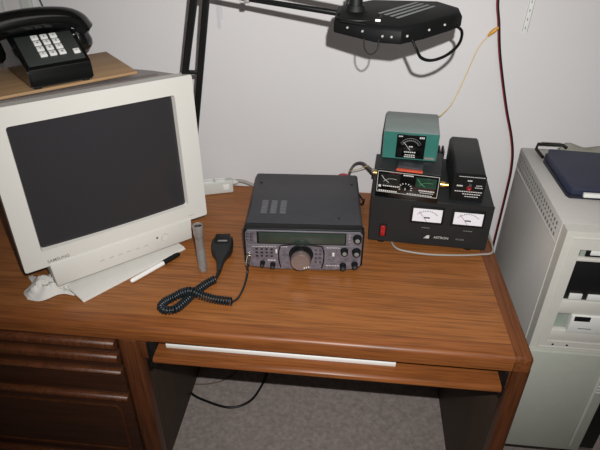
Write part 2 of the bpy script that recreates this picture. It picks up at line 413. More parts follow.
# navy case on the tower
nc = thing('carry_case', 'flat navy blue case with metal handle lying on the beige tower', 'case', (.2, .45, TZ1))
b = new()
lo = [(.122, .352), (.117, .362), (.112, .535), (.128, .575), (.315, .56), (.315, .345)]
hi = [(.126, .356), (.121, .366), (.117, .53), (.131, .570), (.312, .556), (.312, .349)]
addloft(b, [[(x, y_, TZ1+.0005) for x, y_ in lo], [(x, y_, TZ1+.008) for x, y_ in lo]]); obj('base', W(b, nc), M['navydark'], nc)
b = new(); vs = addloft(b, [[(x, y_, TZ1+.008) for x, y_ in hi], [(x, y_, TZ1+.020) for x, y_ in hi], [(x*.97+.006, y_*.97+.014, TZ1+.024) for x, y_ in hi]]); obj('lid', W(b, nc), M['navy'], nc)
b = new(); addtube(b, [(.112, .545, TZ1+.010), (.105, .585, TZ1+.014), (.108, .592, TZ1+.026), (.17, .588, TZ1+.028), (.178, .578, TZ1+.024)], .0042, smooth=False, n=10); hd = obj('handle', W(b, nc), M['black'], nc)
b = new(); addtube(b, [(.114, .589, TZ1+.0325), (.162, .586, TZ1+.0335)], .002, smooth=False, n=8); obj('handle_trim', W(b, nc), M['chrome'], hd)
b = new(); addbox(b, .148, .205, .3415, .3495, TZ1+.0095, TZ1+.019, .0005); obj('paper_label', W(b, nc), M['white'], nc)
# cloth behind
b = new()
n = 14
grid = [[None]*8 for _ in range(n+1)]
for i in range(n+1):
    for j in range(8):
        u = i/n; v = j/7
        h = math.sin(PI*v)**.7*(.028-.012*u+.006*math.sin(7*u+3*v))*min(1, 8*u+.3)
        grid[i][j] = b.verts.new((.17+.15*u, .585+.034*v-.003*math.sin(5*u), TZ1+.001+h))
for i in range(n):
    for j in range(7): b.faces.new((grid[i][j], grid[i+1][j], grid[i+1][j+1], grid[i][j+1]))
tag(obj('folded_cloth', b, M['cloth'], None, 80), 'crumpled grey cloth behind the navy case, against the wall', 'cloth')

# ------------------------------------------------------------------ monitor
S0_ = Vector((-.8925, .1921, .1205)); my, mt, mr = map(math.radians, (43.1, 3.8, -1.6))
a0 = Vector((math.cos(my), math.sin(my), 0)); b0 = Vector((-math.sin(my)*math.sin(mt), math.cos(my)*math.sin(mt), math.cos(mt)))
av = a0*math.cos(mr)+b0*math.sin(mr); bv = -a0*math.sin(mr)+b0*math.cos(mr); nv = bv.cross(av)   # nv: towards back
SM = Matrix((av, nv, bv)).transposed().to_4x4(); SM.translation = S0_
mon = thing('crt_monitor', 'beige tube monitor with dark blank screen at the left of the desk', 'monitor', (-.99, .32, 0), 0)
def SMo(bm):
    bmesh.ops.transform(bm, matrix=Matrix.Translation(-Vector(mon.location)) @ SM, verts=bm.verts); return bm
b = new()
sq = 1.0
def rr4(x0, x1, z0, z1, r_): return rrect(x0, x1, z0, z1, r_, 5)
frame_bm(b, rr4(-.2115, .2165, -.041, .307, .005), rr4(-.1705, .1705, -.003, .2695, .006), .0, .03)
# rounded front lip: chamfer ring into the screen recess
n1 = rr4(-.1705, .1705, -.003, .2695, .006); n2 = rr4(-.1678, .1678, .0, .2665, .006)
A = [b.verts.new((p[0], 0.0, p[1])) for p in n1]; B = [b.verts.new((p[0], .012, p[1])) for p in n2]
for i in range(len(A)): b.faces.new((A[i], A[(i+1) % len(A)], B[(i+1) % len(A)], B[i]))
bz = obj('bezel', SMo(b), M['beige'], mon, 30)
b = new()
# curved glass
NX, NZ = 16, 12; g = [[b.verts.new((-.171+.342*i/NX, .012-.006*(1-((i/NX-.5)*2)**2)*(1-.3*((j/NZ-.5)*2)**2), -.003+.273*j/NZ)) for j in range(NZ+1)] for i in range(NX+1)]
for i in range(NX):
    for j in range(NZ): b.faces.new((g[i][j], g[i][j+1], g[i+1][j+1], g[i+1][j]))
obj('screen', SMo(b), M['screen'], mon, 80)
b = new()
def hs(y_, w, z0, z1, cx=.0025, r_=.02): return [(p[0], y_, p[1]) for p in rrect(cx-w, cx+w, z0, z1, r_)]
addloft(b, [hs(.03, .212, -.039, .304, r_=.010), hs(.05, .207, -.038, .304), hs(.11, .190, -.03, .304, r_=.03), hs(.19, .165, -.02, .300, r_=.04), hs(.25, .140, -.01, .272, r_=.05), hs(.33, .125, 0, .235, r_=.05), hs(.36, .115, .01, .225, r_=.05)])
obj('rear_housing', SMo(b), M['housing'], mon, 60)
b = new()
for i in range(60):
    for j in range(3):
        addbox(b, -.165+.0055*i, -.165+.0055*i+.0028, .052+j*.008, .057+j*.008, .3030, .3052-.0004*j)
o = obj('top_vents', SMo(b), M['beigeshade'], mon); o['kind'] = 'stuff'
b = new()   # chin
addprism(b, [(-.163, -.036), (-.159, -.096), (.168, -.092), (.172, -.036)], 'Y', -.0025, .10, .003, 2)
chn = obj('control_panel', SMo(b), M['beige'], mon)
b = new()
addcyl(b, (.098, -.002, -.0625), (0, -1, 0), .0085, .003, n=28); obj('power_button', SMo(b), M['beige'], chn)
b = new(); frame_bm(b, [(.098+.0098*math.cos(a*PI/12), -.0625+.0098*math.sin(a*PI/12)) for a in range(24)], [(.098+.0087*math.cos(a*PI/12), -.0625+.0087*math.sin(a*PI/12)) for a in range(24)], -.0042, -.002)
obj('button_ring', SMo(b), M['softline'], chn)
b = new(); addcyl(b, (.079, -.002, -.058), (0, -1, 0), .0024, .0015, n=14); obj('indicator_light', SMo(b), M['ink'], chn)
for k in range(6):
    x = -.055+k*.021
    b = new(); addbox(b, x-.005, x+.005, -.0036, -.002, -.0695, -.0660, .0008); obj('menu_button', SMo(b), M['softline'], chn)
b = new(); addprism(b, [(-.085, -.094), (.095, -.094), (.08, -.06), (-.07, -.06)], 'Y', .05, .22, .003); obj('stand_neck', SMo(b), M['beige'], mon)
# stand base, flat on the desk
b = new()
cx, cy = -.99-.0, .318
mxb = Matrix.Translation((-1.0, .315, 0)) @ Matrix.Rotation(my, 4, 'Z')
addlathe(b, [(0, .0), (.095, .0), (.1, .004), (.095, .011), (.05, .0145), (0, .0145)], mxb, 40); obj('stand_base', W(b, mon), M['beige'], mon)
TM = Matrix.Translation(-Vector(mon.location)) @ SM
text_mesh('brand_lettering', 'SAMSUNG', .0100, TM @ Matrix.Translation((-.142, -.0003, -.0300)) @ FRONT, M['greyink'], mon)
b = new(); addbox(b, .166, .180, -.0012, 0, -.029, -.0265); obj('model_mark', SMo(b), M['softline'], mon)

# ------------------------------------------------------------------ board + telephone on top
def mon2w(a_, d_, z):   # flat directions in monitor yaw, returns world xy
    p = Vector((S0_.x, S0_.y, 0)) + a0*a_ + Vector((-a0.y, a0.x, 0))*d_; return Vector((p.x, p.y, z))
zt = .4265
bd = thing('plywood_board', 'thin pale wooden board lying on top of the monitor', 'board', mon2w(-.020, .172, zt), 42.6)
b = new(); addbox(b, -.30, .146, -.096, .094, 0, .006, .001); obj('panel', b, M['ply'], bd)
PHS = 1.05
ph = thing('push_button_telephone', 'black push-button desk telephone standing on the pale board', 'telephone', mon2w(-.029, .071, zt+.006), 42.6)
b = new()
def psec(x, wsc=1): return None
body = [(0, .004), (.001, .034), (.006, .040), (.094, .081), (.106, .086), (.150, .090), (.172, .090), (.178, .004)]
L = [(-.058-.010*(p[0]/.178), p[0], p[1]) for p in body]; Rg = [(.058+.010*(p[0]/.178), p[0], p[1]) for p in body]
vs = addloft(b, [L, Rg])
es = list({e for v in vs for e in v.link_edges}); bmesh.ops.bevel(b, geom=es, offset=.003, segments=2, affect='EDGES')
pb = obj('body', b, M['blackgloss'], ph)
fs_ = math.atan2(.041, .088)
PM = Matrix.Translation((0, .006, .040)) @ Matrix.Rotation(fs_, 4, 'X')     # keypad plane: x, along slope y, normal z
b = new(); addbox(b, -.052, .052, .004, .088, .0, .0018, .0005); bmesh.ops.transform(b, matrix=PM, verts=b.verts); fp = obj('keypad_plate', b, M['keyplate'], ph)
digits = ['1', '2', '3', '4', '5', '6', '7', '8', '9', '*', '0', '#']
def keybtn(x, yy, w, s):
    b = new(); addbox(b, x-w/2, x+w/2, yy-.0062, yy+.0062, .0018, .0056, .0012, 2); bmesh.ops.transform(b, matrix=PM, verts=b.verts)
    k = obj('key', b, M['white'], ph)
    if s: text_mesh('key_digit', s, .007, PM @ Matrix.Translation((x, yy, .0057)), M['ink'], k, .0001)
for i, s in enumerate(digits): keybtn(-.018+(i % 3)*.0172, (.077-(i//3)*.0165), .0130, s)
keybtn(.042, .024, .012, '•')
for sx in (-.045, .045):
    for yy in (.015, .16):
        b = new(); addcyl(b, (sx, yy, 0), (0, 0, 1), .008, .005, n=16); obj('rubber_foot', b, M['black'], ph)
# cradle horns
for sx in (-.056, .030):
    b = new(); addbox(b, sx, sx+.026, .105, .15, .080, .094, .006, 2); obj('cradle', b, M['blackgloss'], ph)
b = new()
hp = [(-.108, .100, .072), (-.098, .100, .089), (-.064, .100, .099), (-.008, .100, .103), (.044, .100, .099), (.070, .100, .089), (.080, .100, .072)]
addtube(b, hp, .015, n=14, rr=lambda s: .0225+.003*abs(2*s-1)**2)
hs_ = obj('handset', b, M['blackgloss'], ph, 60)
for sx in (-1, 1):
    b = new(); mxx = Matrix.Translation((sx*.085-.014, .100, .038)) @ Matrix.Rotation(-sx*.12, 4, 'Y')
    addlathe(b, [(0, 0), (.021, 0), (.026, .006), (.027, .016), (.022, .034), (.014, .048), (0, .054)], mxx, 28); obj('ear_cup', b, M['blackgloss'], hs_, 60)

ph.scale = (PHS, PHS, PHS)
# ------------------------------------------------------------------ swing arm lamp
lp = thing('swing_arm_lamp', 'black swing-arm work lamp reaching over the desk from behind the monitor', 'lamp', (-.850, .500, 0))
b = new(); addlathe(b, [(0, 0), (.028, 0), (.028, .012), (.025, .016), (.012, .02), (.012, .05), (0, .05)], Matrix.Translation((-.850, .500, 0)), 30); obj('base', W(b, lp), M['black'], lp)
def bar(p, q, w, h):
    b = new(); p = Vector(p); q = Vector(q); d = q-p
    rot = Vector((0, 0, 1)).rotation_difference(d.normalized()).to_matrix().to_4x4()
    addbox(b, -w/2, w/2, -h/2, h/2, 0, d.length, min(w, h)*.2, 1); bmesh.ops.transform(b, matrix=Matrix.Translation(p) @ rot, verts=b.verts); return W(b, lp)
obj('lower_arm', bar((-.826, .505, .04), (-.674, .300, .608), .013, .012), M['black'], lp)
obj('lower_arm', bar((-.882, .505, .045), (-.697, .300, .607), .014, .012), M['black'], lp)
b = new(); addbox(b, -.012, .026, -.004, .004, .0, .008, .001); addbox(b, -.008, -.002, -.004, .004, -.055, .0, .001)
bmesh.ops.transform(b, matrix=Matrix.Translation((-.752, .372, .418)), verts=b.verts); obj('spring_bracket', W(b, lp), M['black'], lp)
b = new(); addcyl(b, (-.686, .290, .608), (0, 1, 0), .018, .022, n=24); obj('elbow_joint', W(b, lp), M['black'], lp)
obj('upper_arm', bar((-.690, .300, .602), (-.398, .141, .599), .0085, .0075), M['black'], lp)
obj('upper_arm', bar((-.690, .300, .634), (-.384, .141, .624), .0085, .0075), M['black'], lp)
b = new(); addbox(b, -.592, -.582, .236, .248, .594, .608, .002); obj('cable_clip', W(b, lp), M['steel'], lp)
HEAD = Matrix.Translation((-.0959, -.1931, .1972)) @ Matrix.Scale(.75, 4)      # head drawn large, brought to its real size and place
W_ = W
def W(bm, root):
    bmesh.ops.transform(bm, matrix=HEAD, verts=bm.verts); return W_(bm, root)
b = new()
addprism(b, [(-.425, .524), (-.395, .524), (-.372, .59), (-.398, .60)], 'Y', .436, .456, .002, 1); obj('yoke', W(b, lp), M['black'], lp)
b = new(); addcyl(b, (-.392, .43, .548), (0, 0, 1), .024, .012, r2=.018, n=28); addcyl(b, (-.392, .43, .56), (0, 0, 1), .014, .03, n=24); obj('swivel', W(b, lp), M['black'], lp)
lo = [(-.434, .360), (-.352, .290), (-.303, .281), (-.255, .327), (-.192, .405), (-.168, .440), (-.165, .50), (-.200, .560), (-.36, .560), (-.434, .48)]
c0 = Vector((-.3, .42))
def sc(s, z): return [tuple((Vector(p)-c0)*s+c0)+(z,) for p in lo]
b = new(); addloft(b, [sc(.985, .519), sc(1, .522), sc(1, .540), sc(.97, .546), sc(.90, .5495)])
sh = obj('lamp_head', W(b, lp), M['lampblack'], lp)
b = new(); addloft(b, [sc(.90, .516), sc(.90, .5188)]); obj('diffuser', W(b, lp), M['white'], sh)
b = new()
va = Vector((-.305, .363)); vd = (Vector((-.218, .491))-va); vl = vd.length; vu = vd.normalized(); vp = Vector((-vu.y, vu.x))
for j in range(4):
    for i in range(18):
        q = va+vu*(i/18*vl+.004*j)+vp*(.0165*j); mxx = Matrix.Translation((q.x, q.y, .5496)) @ Matrix.Rotation(math.atan2(vu.y, vu.x), 4, 'Z')
        addbox(b, 0, vl/18*.78, 0, .0075, 0, .0006, mx=mxx)
o = obj('vent_slots', W(b, lp), M['dimink'], sh); o['kind'] = 'stuff'
b = new(); addtube(b, [(-.42+.0*i, .33, .548) for i in (0,)] + [(-.37, .30, .549)], .0018, smooth=False)
addtube(b, [(-.385+.045*math.cos(a*PI/14), .372+.045*math.sin(a*PI/14), .5498) for a in range(-16, 3)], .002, smooth=False); obj('raised_rib', W(b, lp), M['black'], sh)
for p in ((-.405, .334, .536), (-.375, .3085, .536), (-.337, .2865, .533), (-.320, .283, .533), (-.29, .2935, .533), (-.245, .339, .535), (-.21, .382, .536)):
    b = new(); addcyl(b, p, (-.2, -1, 0), .0022, .004, n=10); obj('screw', W(b, lp), M['steel'], sh)
b = new(); addbox(b, -.352, -.342, .33, .334, .549, .553, .0005); obj('switch_tab', W(b, lp), M['white'], sh)
b = new(); addtube(b, [(-.372, .292, .526), (-.370, .285, .510), (-.362, .282, .500), (-.353, .282, .500), (-.345, .284, .510), (-.344, .289, .526)], .0013); obj('wire_guard', W(b, lp), M['black'], sh)
b = new(); addtube(b, [(-.279, .305, .523), (-.270, .300, .508), (-.258, .302, .490), (-.235, .312, .483), (-.205, .335, .488), (-.180, .362, .503), (-.172, .395, .520), (-.185, .408, .530)], .0032); obj('wire_guard', W(b, lp), M['blackgloss'], sh)

W = W_
# ------------------------------------------------------------------ radio transceiver
rad = thing('radio_transceiver', 'dark grey desktop radio transceiver with big tuning dial and green display', 'radio', (-.4787, .2282, 0), 3.85)
RW = .1363; RT = .1215; RD = .262
b = new()
addprism(b, [(-RW+.002, .014), (RW-.002, .014), (RW-.002, RT-.004), (RW-.007, RT), (-RW+.007, RT), (-RW+.002, RT-.004)], 'Y', .020, RD, .0015, 1)
obj('case', b, M['radiotop'], rad)
b = new()
pts = [(-RW+.012, .010), (-.06, .005), (.06, .005), (RW-.012, .010), (RW+.0015, .022), (RW+.0015, RT-.008), (RW-.005, RT-.001), (-RW+.005, RT-.001), (-RW-.0015, RT-.008), (-RW-.0015, .022)]
addprism(b, pts, 'Y', -.001, .022, .002, 2); obj('front_frame', b, M['black'], rad)
b = new()
pts = [(-RW+.014, .014), (-.06, .009), (.06, .009), (RW-.014, .014), (RW-.003, .024), (RW-.003, RT-.012), (RW-.008, RT-.006), (-RW+.008, RT-.006), (-RW+.003, RT-.012), (-RW+.003, .024)]
addprism(b, pts, 'Y', -.005, -.0008, .001, 1); fpn = obj('front_panel', b, M['radiofront'], rad)
b = new(); addbox(b, -RW+.008, RW-.008, -.0068, -.003, RT-.0065, RT-.0035, .001); addbox(b, -RW+.008, -.062, -.0058, -.003, .075, .0785, .001); addbox(b, .052, RW-.008, -.0058, -.003, .076, .0795, .001)
obj('trim_ridge', b, M['rim'], rad)
b = new(); addbox(b, -.107, .097, -.0062, -.003, .0805, .1145, .002); ds = obj('display_surround', b, M['black'], rad)
b = new(); addbox(b, -.102, .094, -.0068, -.006, .0835, .1130, .0005); obj('display', b, M['lcd'], ds)
# arcs beside the dial
b = new()
for s in (-1, 1):
    addtube(b, [(-.005+s*.048, -.0052, .076), (-.005+s*.052, -.0052, .060), (-.005+s*.052, -.0052, .035), (-.005+s*.048, -.0052, .014)], .0016)
addtube(b, [(-.005-.048, -.0052, .0765), (-.005, -.0052, .0815), (-.005+.048, -.0052, .0765)], .0018)
obj('dial_surround', b, M['black'], rad)
def knob(x, z, r_, h, top=None, name='knob', mt=M['black'], mtop=M['black']):
    b = new(); mx = Matrix.Translation((x, -.0045, z)) @ Matrix.Rotation(PI/2, 4, 'X')
    addlathe(b, [(0, 0), (r_*1.08, 0), (r_*1.05, .002), (r_, .003), (r_*.94, h-.0012), (r_*.86, h), (0, h)], mx, 28)
    k = obj(name, b, mt, rad, 35)
    if top:
        b = new(); mx = Matrix.Translation((x, -.0045-h+.0002, z)) @ Matrix.Rotation(PI/2, 4, 'X')
        addlathe(b, [(0, 0), (top, 0), (top*.96, .0012), (top*.9, .0014), (0, .0008)], mx, 28); obj('cap', b, mtop, k)
    return k
k = knob(-.0055, .052, .0265, .019, name='tuning_dial')
b = new(); mx = Matrix.Translation((-.0055, -.0233, .052)) @ Matrix.Rotation(PI/2, 4, 'X')
addlathe(b, [(0, 0), (.0232, 0), (.0228, .012), (.021, .014), (0, .0135)], mx, 32); obj('dial_cap', b, M['knobface'], k)
b = new()
for i in range(3): addbox(b, .002+.005*i, .0045+.005*i, -.0377, -.0368, .0365+.0012*i, .0405+.0012*i)
obj('dial_marks', b, M['whiteink'], k)
for (x, z, q) in ((.1215, .1015, .0098), (.1215, .0645, .0098), (.0940, .0655, .0088)): knob(x, z, q, .012, q*.55, mtop=M['greyink'])
for (x, z, q) in ((.1195, .0285, .0075), (.0925, .024, .0075)): knob(x, z, q, .014, q*.6, mtop=M['radiotop'])
for (x, z, q) in ((-.0955, .0265, .0058), (-.0715, .0225, .0062)): knob(x, z, q, .013, q*.6, mtop=M['radiotop'])
def btns(cells, m_, w=.0055, h=.004, nm='button'):
    for (x, z) in cells:
        b = new(); addbox(b, x-w/2, x+w/2, -.0072, -.0045, z-h/2, z+h/2, .0008, 1); obj(nm, b, m_, rad)
btns([(-.108+.0115*i, .066-.0098*j) for i in range(4) for j in range(3)], M['black'])
btns([(-.128+.009*i, .108-.0085*j) for i in range(2) for j in range(3)], M['radiotop'], .006, .004)
btns([(-.049+.010*i, .066-.011*j) for i in range(2) for j in range(4)], M['vent'], .0055, .0045)
btns([(.029+.010*i, .066-.011*j) for i in range(2) for j in range(4)], M['radiotop'], .0055, .0045)
btns([(.056+.009*i, .068-.012*j) for i in range(3) for j in range(4)], M['vent'], .0055, .0045)
btns([(.104, .108-.0085*j) for j in range(3)], M['rim'], .006, .004)
b = marks([(-.118, -.062, .0725, .0012, 9), (-.055, -.036, .0735, .0012, 3), (.052, .085, .0735, .0012, 5), (-.084, -.064, .034, .0022, 3), (.052, .085, .0225, .0014, 5)], -.005); obj('panel_lettering', b, M['whiteink'], rad)
b = new(); addbox(b, -.0645, -.0605, -.0068, -.005, .055, .066, .001); addbox(b, .066, .072, -.0068, -.005, .050, .060, .001); obj('painted_highlight', b, M['whiteink'], rad)  # white patches painted as highlights on the front panel
for sx in (-.09, .09):
    b = new(); addbox(b, sx-.012, sx+.012, .01, .03, 0, .014, .002); obj('foot', b, M['black'], rad)
    b = new(); addbox(b, sx-.012, sx+.012, .215, .235, 0, .0145, .002); obj('foot', b, M['black'], rad)
for i in range(3):
    b = new()
    for j in range(9): addbox(b, -.104+.0225*i, -.0895+.0225*i, .062+.0068*j, .0672+.0068*j, RT-.0002, RT+.0004)
    obj('top_vent', b, M['vent'], rad)
for p in ((.08, .045), (-.117, .21), (.117, .21)):
    b = new(); addcyl(b, (p[0], p[1], RT-.0003), (0, 0, 1), .0028, .0014, n=12); obj('screw', b, M['black'], rad)
b = new(); addbox(b, .1325, .136, .04, .19, .05, .085, .001); obj('side_grip', b, M['black'], rad)
# mic socket
b = new(); mx = Matrix.Translation((-.1265, -.0045, .046)) @ Matrix.Rotation(PI/2, 4, 'X')
addlathe(b, [(0, 0), (.0075, 0), (.0075, .004), (.0055, .005), (0, .005)], mx, 24); obj('microphone_socket', b, M['chrome'], rad)
# brass foot bar glint beneath
b = new(); addbox(b, -.015, .05, .004, .008, .001, .005, .001); obj('front_stand_bar', b, M['chrome'], rad)

# ------------------------------------------------------------------ hand microphone with coil cord
mic = thing('hand_microphone', 'black hand microphone with coiled cord lying in front of the radio', 'microphone', (-.69, .28, 0))
b = new()
def msec(s, w, h, z0=.002): return [Vector((0, 0, 0)) + Vector((p[0], 0, p[1]+h/2+z0)) for p in rrect(-w/2, w/2, -h/2, h/2, min(w, h)*.3, 4)]
p0 = Vector((-.690, .318, 0)); p1 = Vector((-.675, .196, 0)); dd = (p1-p0); ss = Vector((-dd.y, dd.x, 0)).normalized()*-1
secs = []
for s, w, h in ((0, .036, .016), (.03, .046, .024), (.18, .052, .031), (.36, .053, .031), (.48, .048, .028), (.58, .034, .024), (.68, .021, .018), (.85, .014, .013), (1, .010, .010)):
    c = p0+dd*s; secs.append([c+ss*p.x+Vector((0, 0, p.z)) for p in msec(s, w, h)])
addloft(b, secs); mb = obj('body', W(b, mic), M['blackmat'], mic, 60)
b = new(); c = p0+dd*.20
rotm = Matrix.Translation((c.x, c.y, .033)) @ Matrix.Rotation(math.atan2(dd.y, dd.x)+PI/2, 4, 'Z')
addbox(b, -.018, .018, -.020, .020, -.001, .0012, .0008, mx=rotm); obj('grille_plate', W(b, mic), M['black'], mb)
b = new(); addbox(b, -.010, .013, -.014, -.008, .0012, .0018, .0003, mx=rotm); obj('name_plate', W(b, mic), M['steel'], mb)
b = new(); addtube(b, [p1+Vector((0, 0, .007)), p1+Vector((.0, -.018, .007)), (-.676, .162, .008)], .004, rr=lambda s: .0055-.0025*s); obj('strain_relief', W(b, mic), M['cordblack'], mic)
path = [(-.676, .162, .011), (-.692, .143, .0105), (-.710, .112, .0105), (-.722, .082, .0105), (-.735, .056, .0105), (-.753, .048, .0105), (-.768, .058, .0105), (-.764, .078, .0105),
        (-.748, .091, .013), (-.733, .097, .020), (-.712, .098, .026), (-.69, .096, .018), (-.66, .093, .0115), (-.622, .091, .0105)]
P = catmull(path, 40); L_ = [0]
for i in range(1, len(P)): L_.append(L_[-1]+(P[i]-P[i-1]).length)
tot = L_[-1]; pitch = .0058; N = int(tot/pitch*12); coil = []; j = 0
for i in range(N+1):
    s = tot*i/N
    while j < len(L_)-2 and L_[j+1] < s: j += 1
    f_ = (s-L_[j])/max(1e-9, L_[j+1]-L_[j]); c = P[j].lerp(P[j+1], f_); tn = (P[min(j+2, len(P)-1)]-P[max(j-1, 0)]).normalized()
    s1 = tn.cross(Vector((0, 0, 1))).normalized(); s2 = s1.cross(tn); an = 2*PI*s/pitch
    coil.append(c+s1*math.cos(an)*.0080+s2*math.sin(an)*.0080)
b = new(); addtube(b, coil, .0023, n=6, smooth=False); obj('coil_cord', W(b, mic), M['coil'], mic, 80)
sockw = Matrix.Translation(rad.location) @ Matrix.Rotation(math.radians(3.85), 4, 'Z') @ Vector((-.1265, -.010, .046))
b = new(); addtube(b, [(-.622, .091, .008), (-.612, .113, .004), (-.606, .150, .006), (-.604, .185, .018), tuple(sockw+Vector((0, -.022, -.012)))], .0026, n=8); obj('straight_cord', W(b, mic), M['coil'], mic, 80)
b = new(); addcyl(b, sockw+Vector((0, -.020, -.010)), (0, .9, .42), .0055, .022, n=20); obj('plug', W(b, mic), M['chrome'], mic)

# ------------------------------------------------------------------ flashlight, pen, pad, tissue
fl = thing('flashlight', 'slim silver metal flashlight standing upright beside the monitor', 'flashlight', (-.716, .205, 0))
b = new(); addlathe(b, [(0, 0), (.0095, 0), (.0105, .002), (.0105, .018), (.0098, .020), (.0098, .092), (.0105, .097)], n=28); obj('barrel', b, M['steel'], fl)
b = new(); addlathe(b, [(.0100, .097), (.0105, .100), (.0120, .108), (.0122, .127), (.0115, .129), (.0098, .1285), (.0085, .122), (0, .121)], n=28); hd = obj('head', b, M['steel'], fl)
b = new(); addlathe(b, [(.009, .1245), (0, .1245)], n=24); obj('lens', b, M['blackgloss'], hd)
b = new()
for i in range(10): addlathe(b, [(.0099, .030+.0035*i), (.0103, .031+.0035*i), (.0099, .032+.0035*i)], n=20)
obj('knurling', b, M['greyink'], fl)
pd = thing('notepad', 'white paper pad sticking out from under the monitor', 'notepad', (-.947, .064, 0), math.degrees(math.atan2(.220, .165)))
b = new()
for k in range(3): addbox(b, 0-.0008*k, .275-.001*k, .001*k, .088, .0022*k, .0022*k+.0019, 0)
obj('sheets', b, M['paper'], pd)
b = new(); addbox(b, -.0006, .2735, .0018, .088, .0066, .0072); obj('top_sheet', b, M['paper'], pd)
pe = thing('pen', 'white pen with black cap lying beside the paper pad', 'pen', (-.868, .139, 0), math.degrees(math.atan2(.128, .088)))
X90 = Matrix.Rotation(PI/2, 4, 'Y')
b = new(); addlathe(b, [(0, 0), (.0030, 0), (.0052, .004), (.0056, .01), (.0056, .094), (0, .094)], Matrix.Translation((.0, 0, .0058)) @ X90, 20); obj('barrel', b, M['white'], pe)
b = new(); addlathe(b, [(.0062, .092), (.0063, .125), (.0054, .138), (.003, .142), (0, .142)], Matrix.Translation((0, 0, .0064)) @ X90, 20); addbox(b, .094, .13, -.001, .001, .012, .014, .0003); obj('cap', b, M['black'], pe)
# tissue
b = new(); n = 18
rnd = random.Random(3)
g = []
for i in range(n+1):
    row = []
    for j in range(n+1):
        u = i/n-.5; v = j/n-.5
        tri = lambda q: abs((q % 1)*2-1)
        h = .017*tri(1.3*u+.7*v+.2)+.012*tri(2.7*v-1.9*u)+.006*tri(5*u+3*v)+rnd.random()*.003
        edge = max(abs(u), abs(v))*2
        h *= max(.05, 1-edge**3)
        row.append(b.verts.new((u*.100+.006*math.sin(9*v), v*.085+.007*math.sin(8*u), .0008+h)))
    g.append(row)
for i in range(n):
    for j in range(n): b.faces.new((g[i][j], g[i+1][j], g[i+1][j+1], g[i][j+1]))
o = tag(obj('tissue', b, M['tissue'], None, 25), 'crumpled white tissue under the left corner of the monitor', 'tissue'); o.location = (-1.045, .108, 0); o.rotation_euler.z = .35

# ------------------------------------------------------------------ power strip
ps = thing('power_strip', 'white plastic power strip lying against the wall beside the monitor', 'power strip', (-.728, .600, 0), 19)
b = new(); addbox(b, -.128, 0, -.022, .0, .0, .040, .004, 3); obj('housing', b, M['trim'], ps)
for x in (-.12, -.085, -.05):
    b = new(); addbox(b, x, x+.028, -.019, -.003, .0395, .0412, .002); obj('outlet', b, M['white'], ps)
b = new(); addbox(b, -.03, -.012, -.0235, -.0215, .012, .030, .001); obj('label_plate', b, M['white'], ps)
b = new(); addtube(b, [(0, -.012, .030), (.012, -.012, .033), (.035, -.018, .030), (.062, -.03, .020), (.11, -.04, .006), (.20, -.09, .005)], .0048); obj('cord', b, M['cordgrey'], ps)
b = new(); addcyl(b, (-.003, -.012, .030), (1, 0, 0), .009, .018, r2=.006, n=16); obj('strain_relief', b, M['trim'], ps)

# ------------------------------------------------------------------ power supply
su = thing('power_supply', 'wide black bench power supply with two white meters and red switch', 'power supply', (-.1824, .3549, 0), -3.336)
SW = .1437; SH = .1355; SD = .245
b = new(); addbox(b, -SW, SW, .004, SD, .011, SH, .002, 2); obj('case', b, M['psu'], su)
b = new(); addbox(b, -SW-.001, SW+.001, 0, .004, .0105, SH+.0005, .001, 1); obj('front_panel', b, M['blackmat'], su)
for (x0, x1, z0, z1) in ((-.044, .0290, .0785, .1195), (.0530, .1245, .0795, .1180)):
    b = new(); addbox(b, x0-.003, x1+.003, -.004, 0, z0-.003, z1+.003, .001); mf = obj('meter', b, M['black'], su)
    b = new(); addbox(b, x0+.002, x1-.002, -.0046, -.0038, z0+.003, z1-.002); obj('dial_face', b, M['meterface'], mf)
    cx = (x0+x1)/2; cz = z0+.002
    b = new()
    addtube(b, [(cx+.030*math.sin(a), -.0047, cz+.002+.029*math.cos(a)) for a in [(-50+10*i)*PI/180 for i in range(11)]], .0004, n=5, smooth=False)
    for i in range(11):
        a = (-50+10*i)*PI/180; addtube(b, [(cx+.030*math.sin(a), -.0047, cz+.002+.029*math.cos(a)), (cx+.033*math.sin(a), -.0047, cz+.002+.032*math.cos(a))], .0004, n=4, smooth=False)
    addbox(b, cx-.007, cx+.007, -.0049, -.0045, z0+.013, z0+.0165)
    obj('scale', b, M['ink'], mf)
    b = new(); addtube(b, [(cx, -.0052, z0+.004), (cx-.020, -.0052, z0+.031)], .0005, n=5, smooth=False); obj('needle', b, M['redcable'], mf)
b = new(); addbox(b, -.1185, -.101, -.002, 0, .026, .062, .001); sw_ = obj('switch_frame', b, M['black'], su)
b = new(); addprism(b, [(-.0018, .028), (-.0045, .029), (-.0035, .043), (-.0060, .057), (-.0018, .058)], 'X', -.1155, -.104, .0006, 1); obj('rocker', b, M['red'], sw_)
text_mesh('brand_lettering', 'ASTRON', .0092, Matrix.Translation((.034, -.0006, .036)) @ FRONT, M['softline'], su)
text_mesh('model_lettering', 'RS-35M', .0062, Matrix.Translation((.079, -.0006, .036)) @ FRONT, M['dimink'], su)
b = new(); addprism(b, [(-.004, .031), (.005, .031), (.0055, .040), (.0, .040)], 'Y', -.0006, 0); addprism(b, [(-.008, .031), (-.0055, .031), (-.001, .0375), (-.001, .0395)], 'Y', -.0006, 0); obj('emblem', b, M['whiteink'], su)
b = marks([(-.017, .003, .0615, .0022, 4), (.083, .105, .0625, .0022, 4)], 0); obj('caption', b, M['dimink'], su)
for x in (-.112, .105):
    for yy in (.02, .21):
        b = new(); addcyl(b, (x, yy, 0), (0, 0, 1), .011, .0115, n=20); obj('rubber_foot', b, M['black'], su)
b = new()
addbox(b, -.045, .034, .175, .215, SH+.0003, SH+.012)
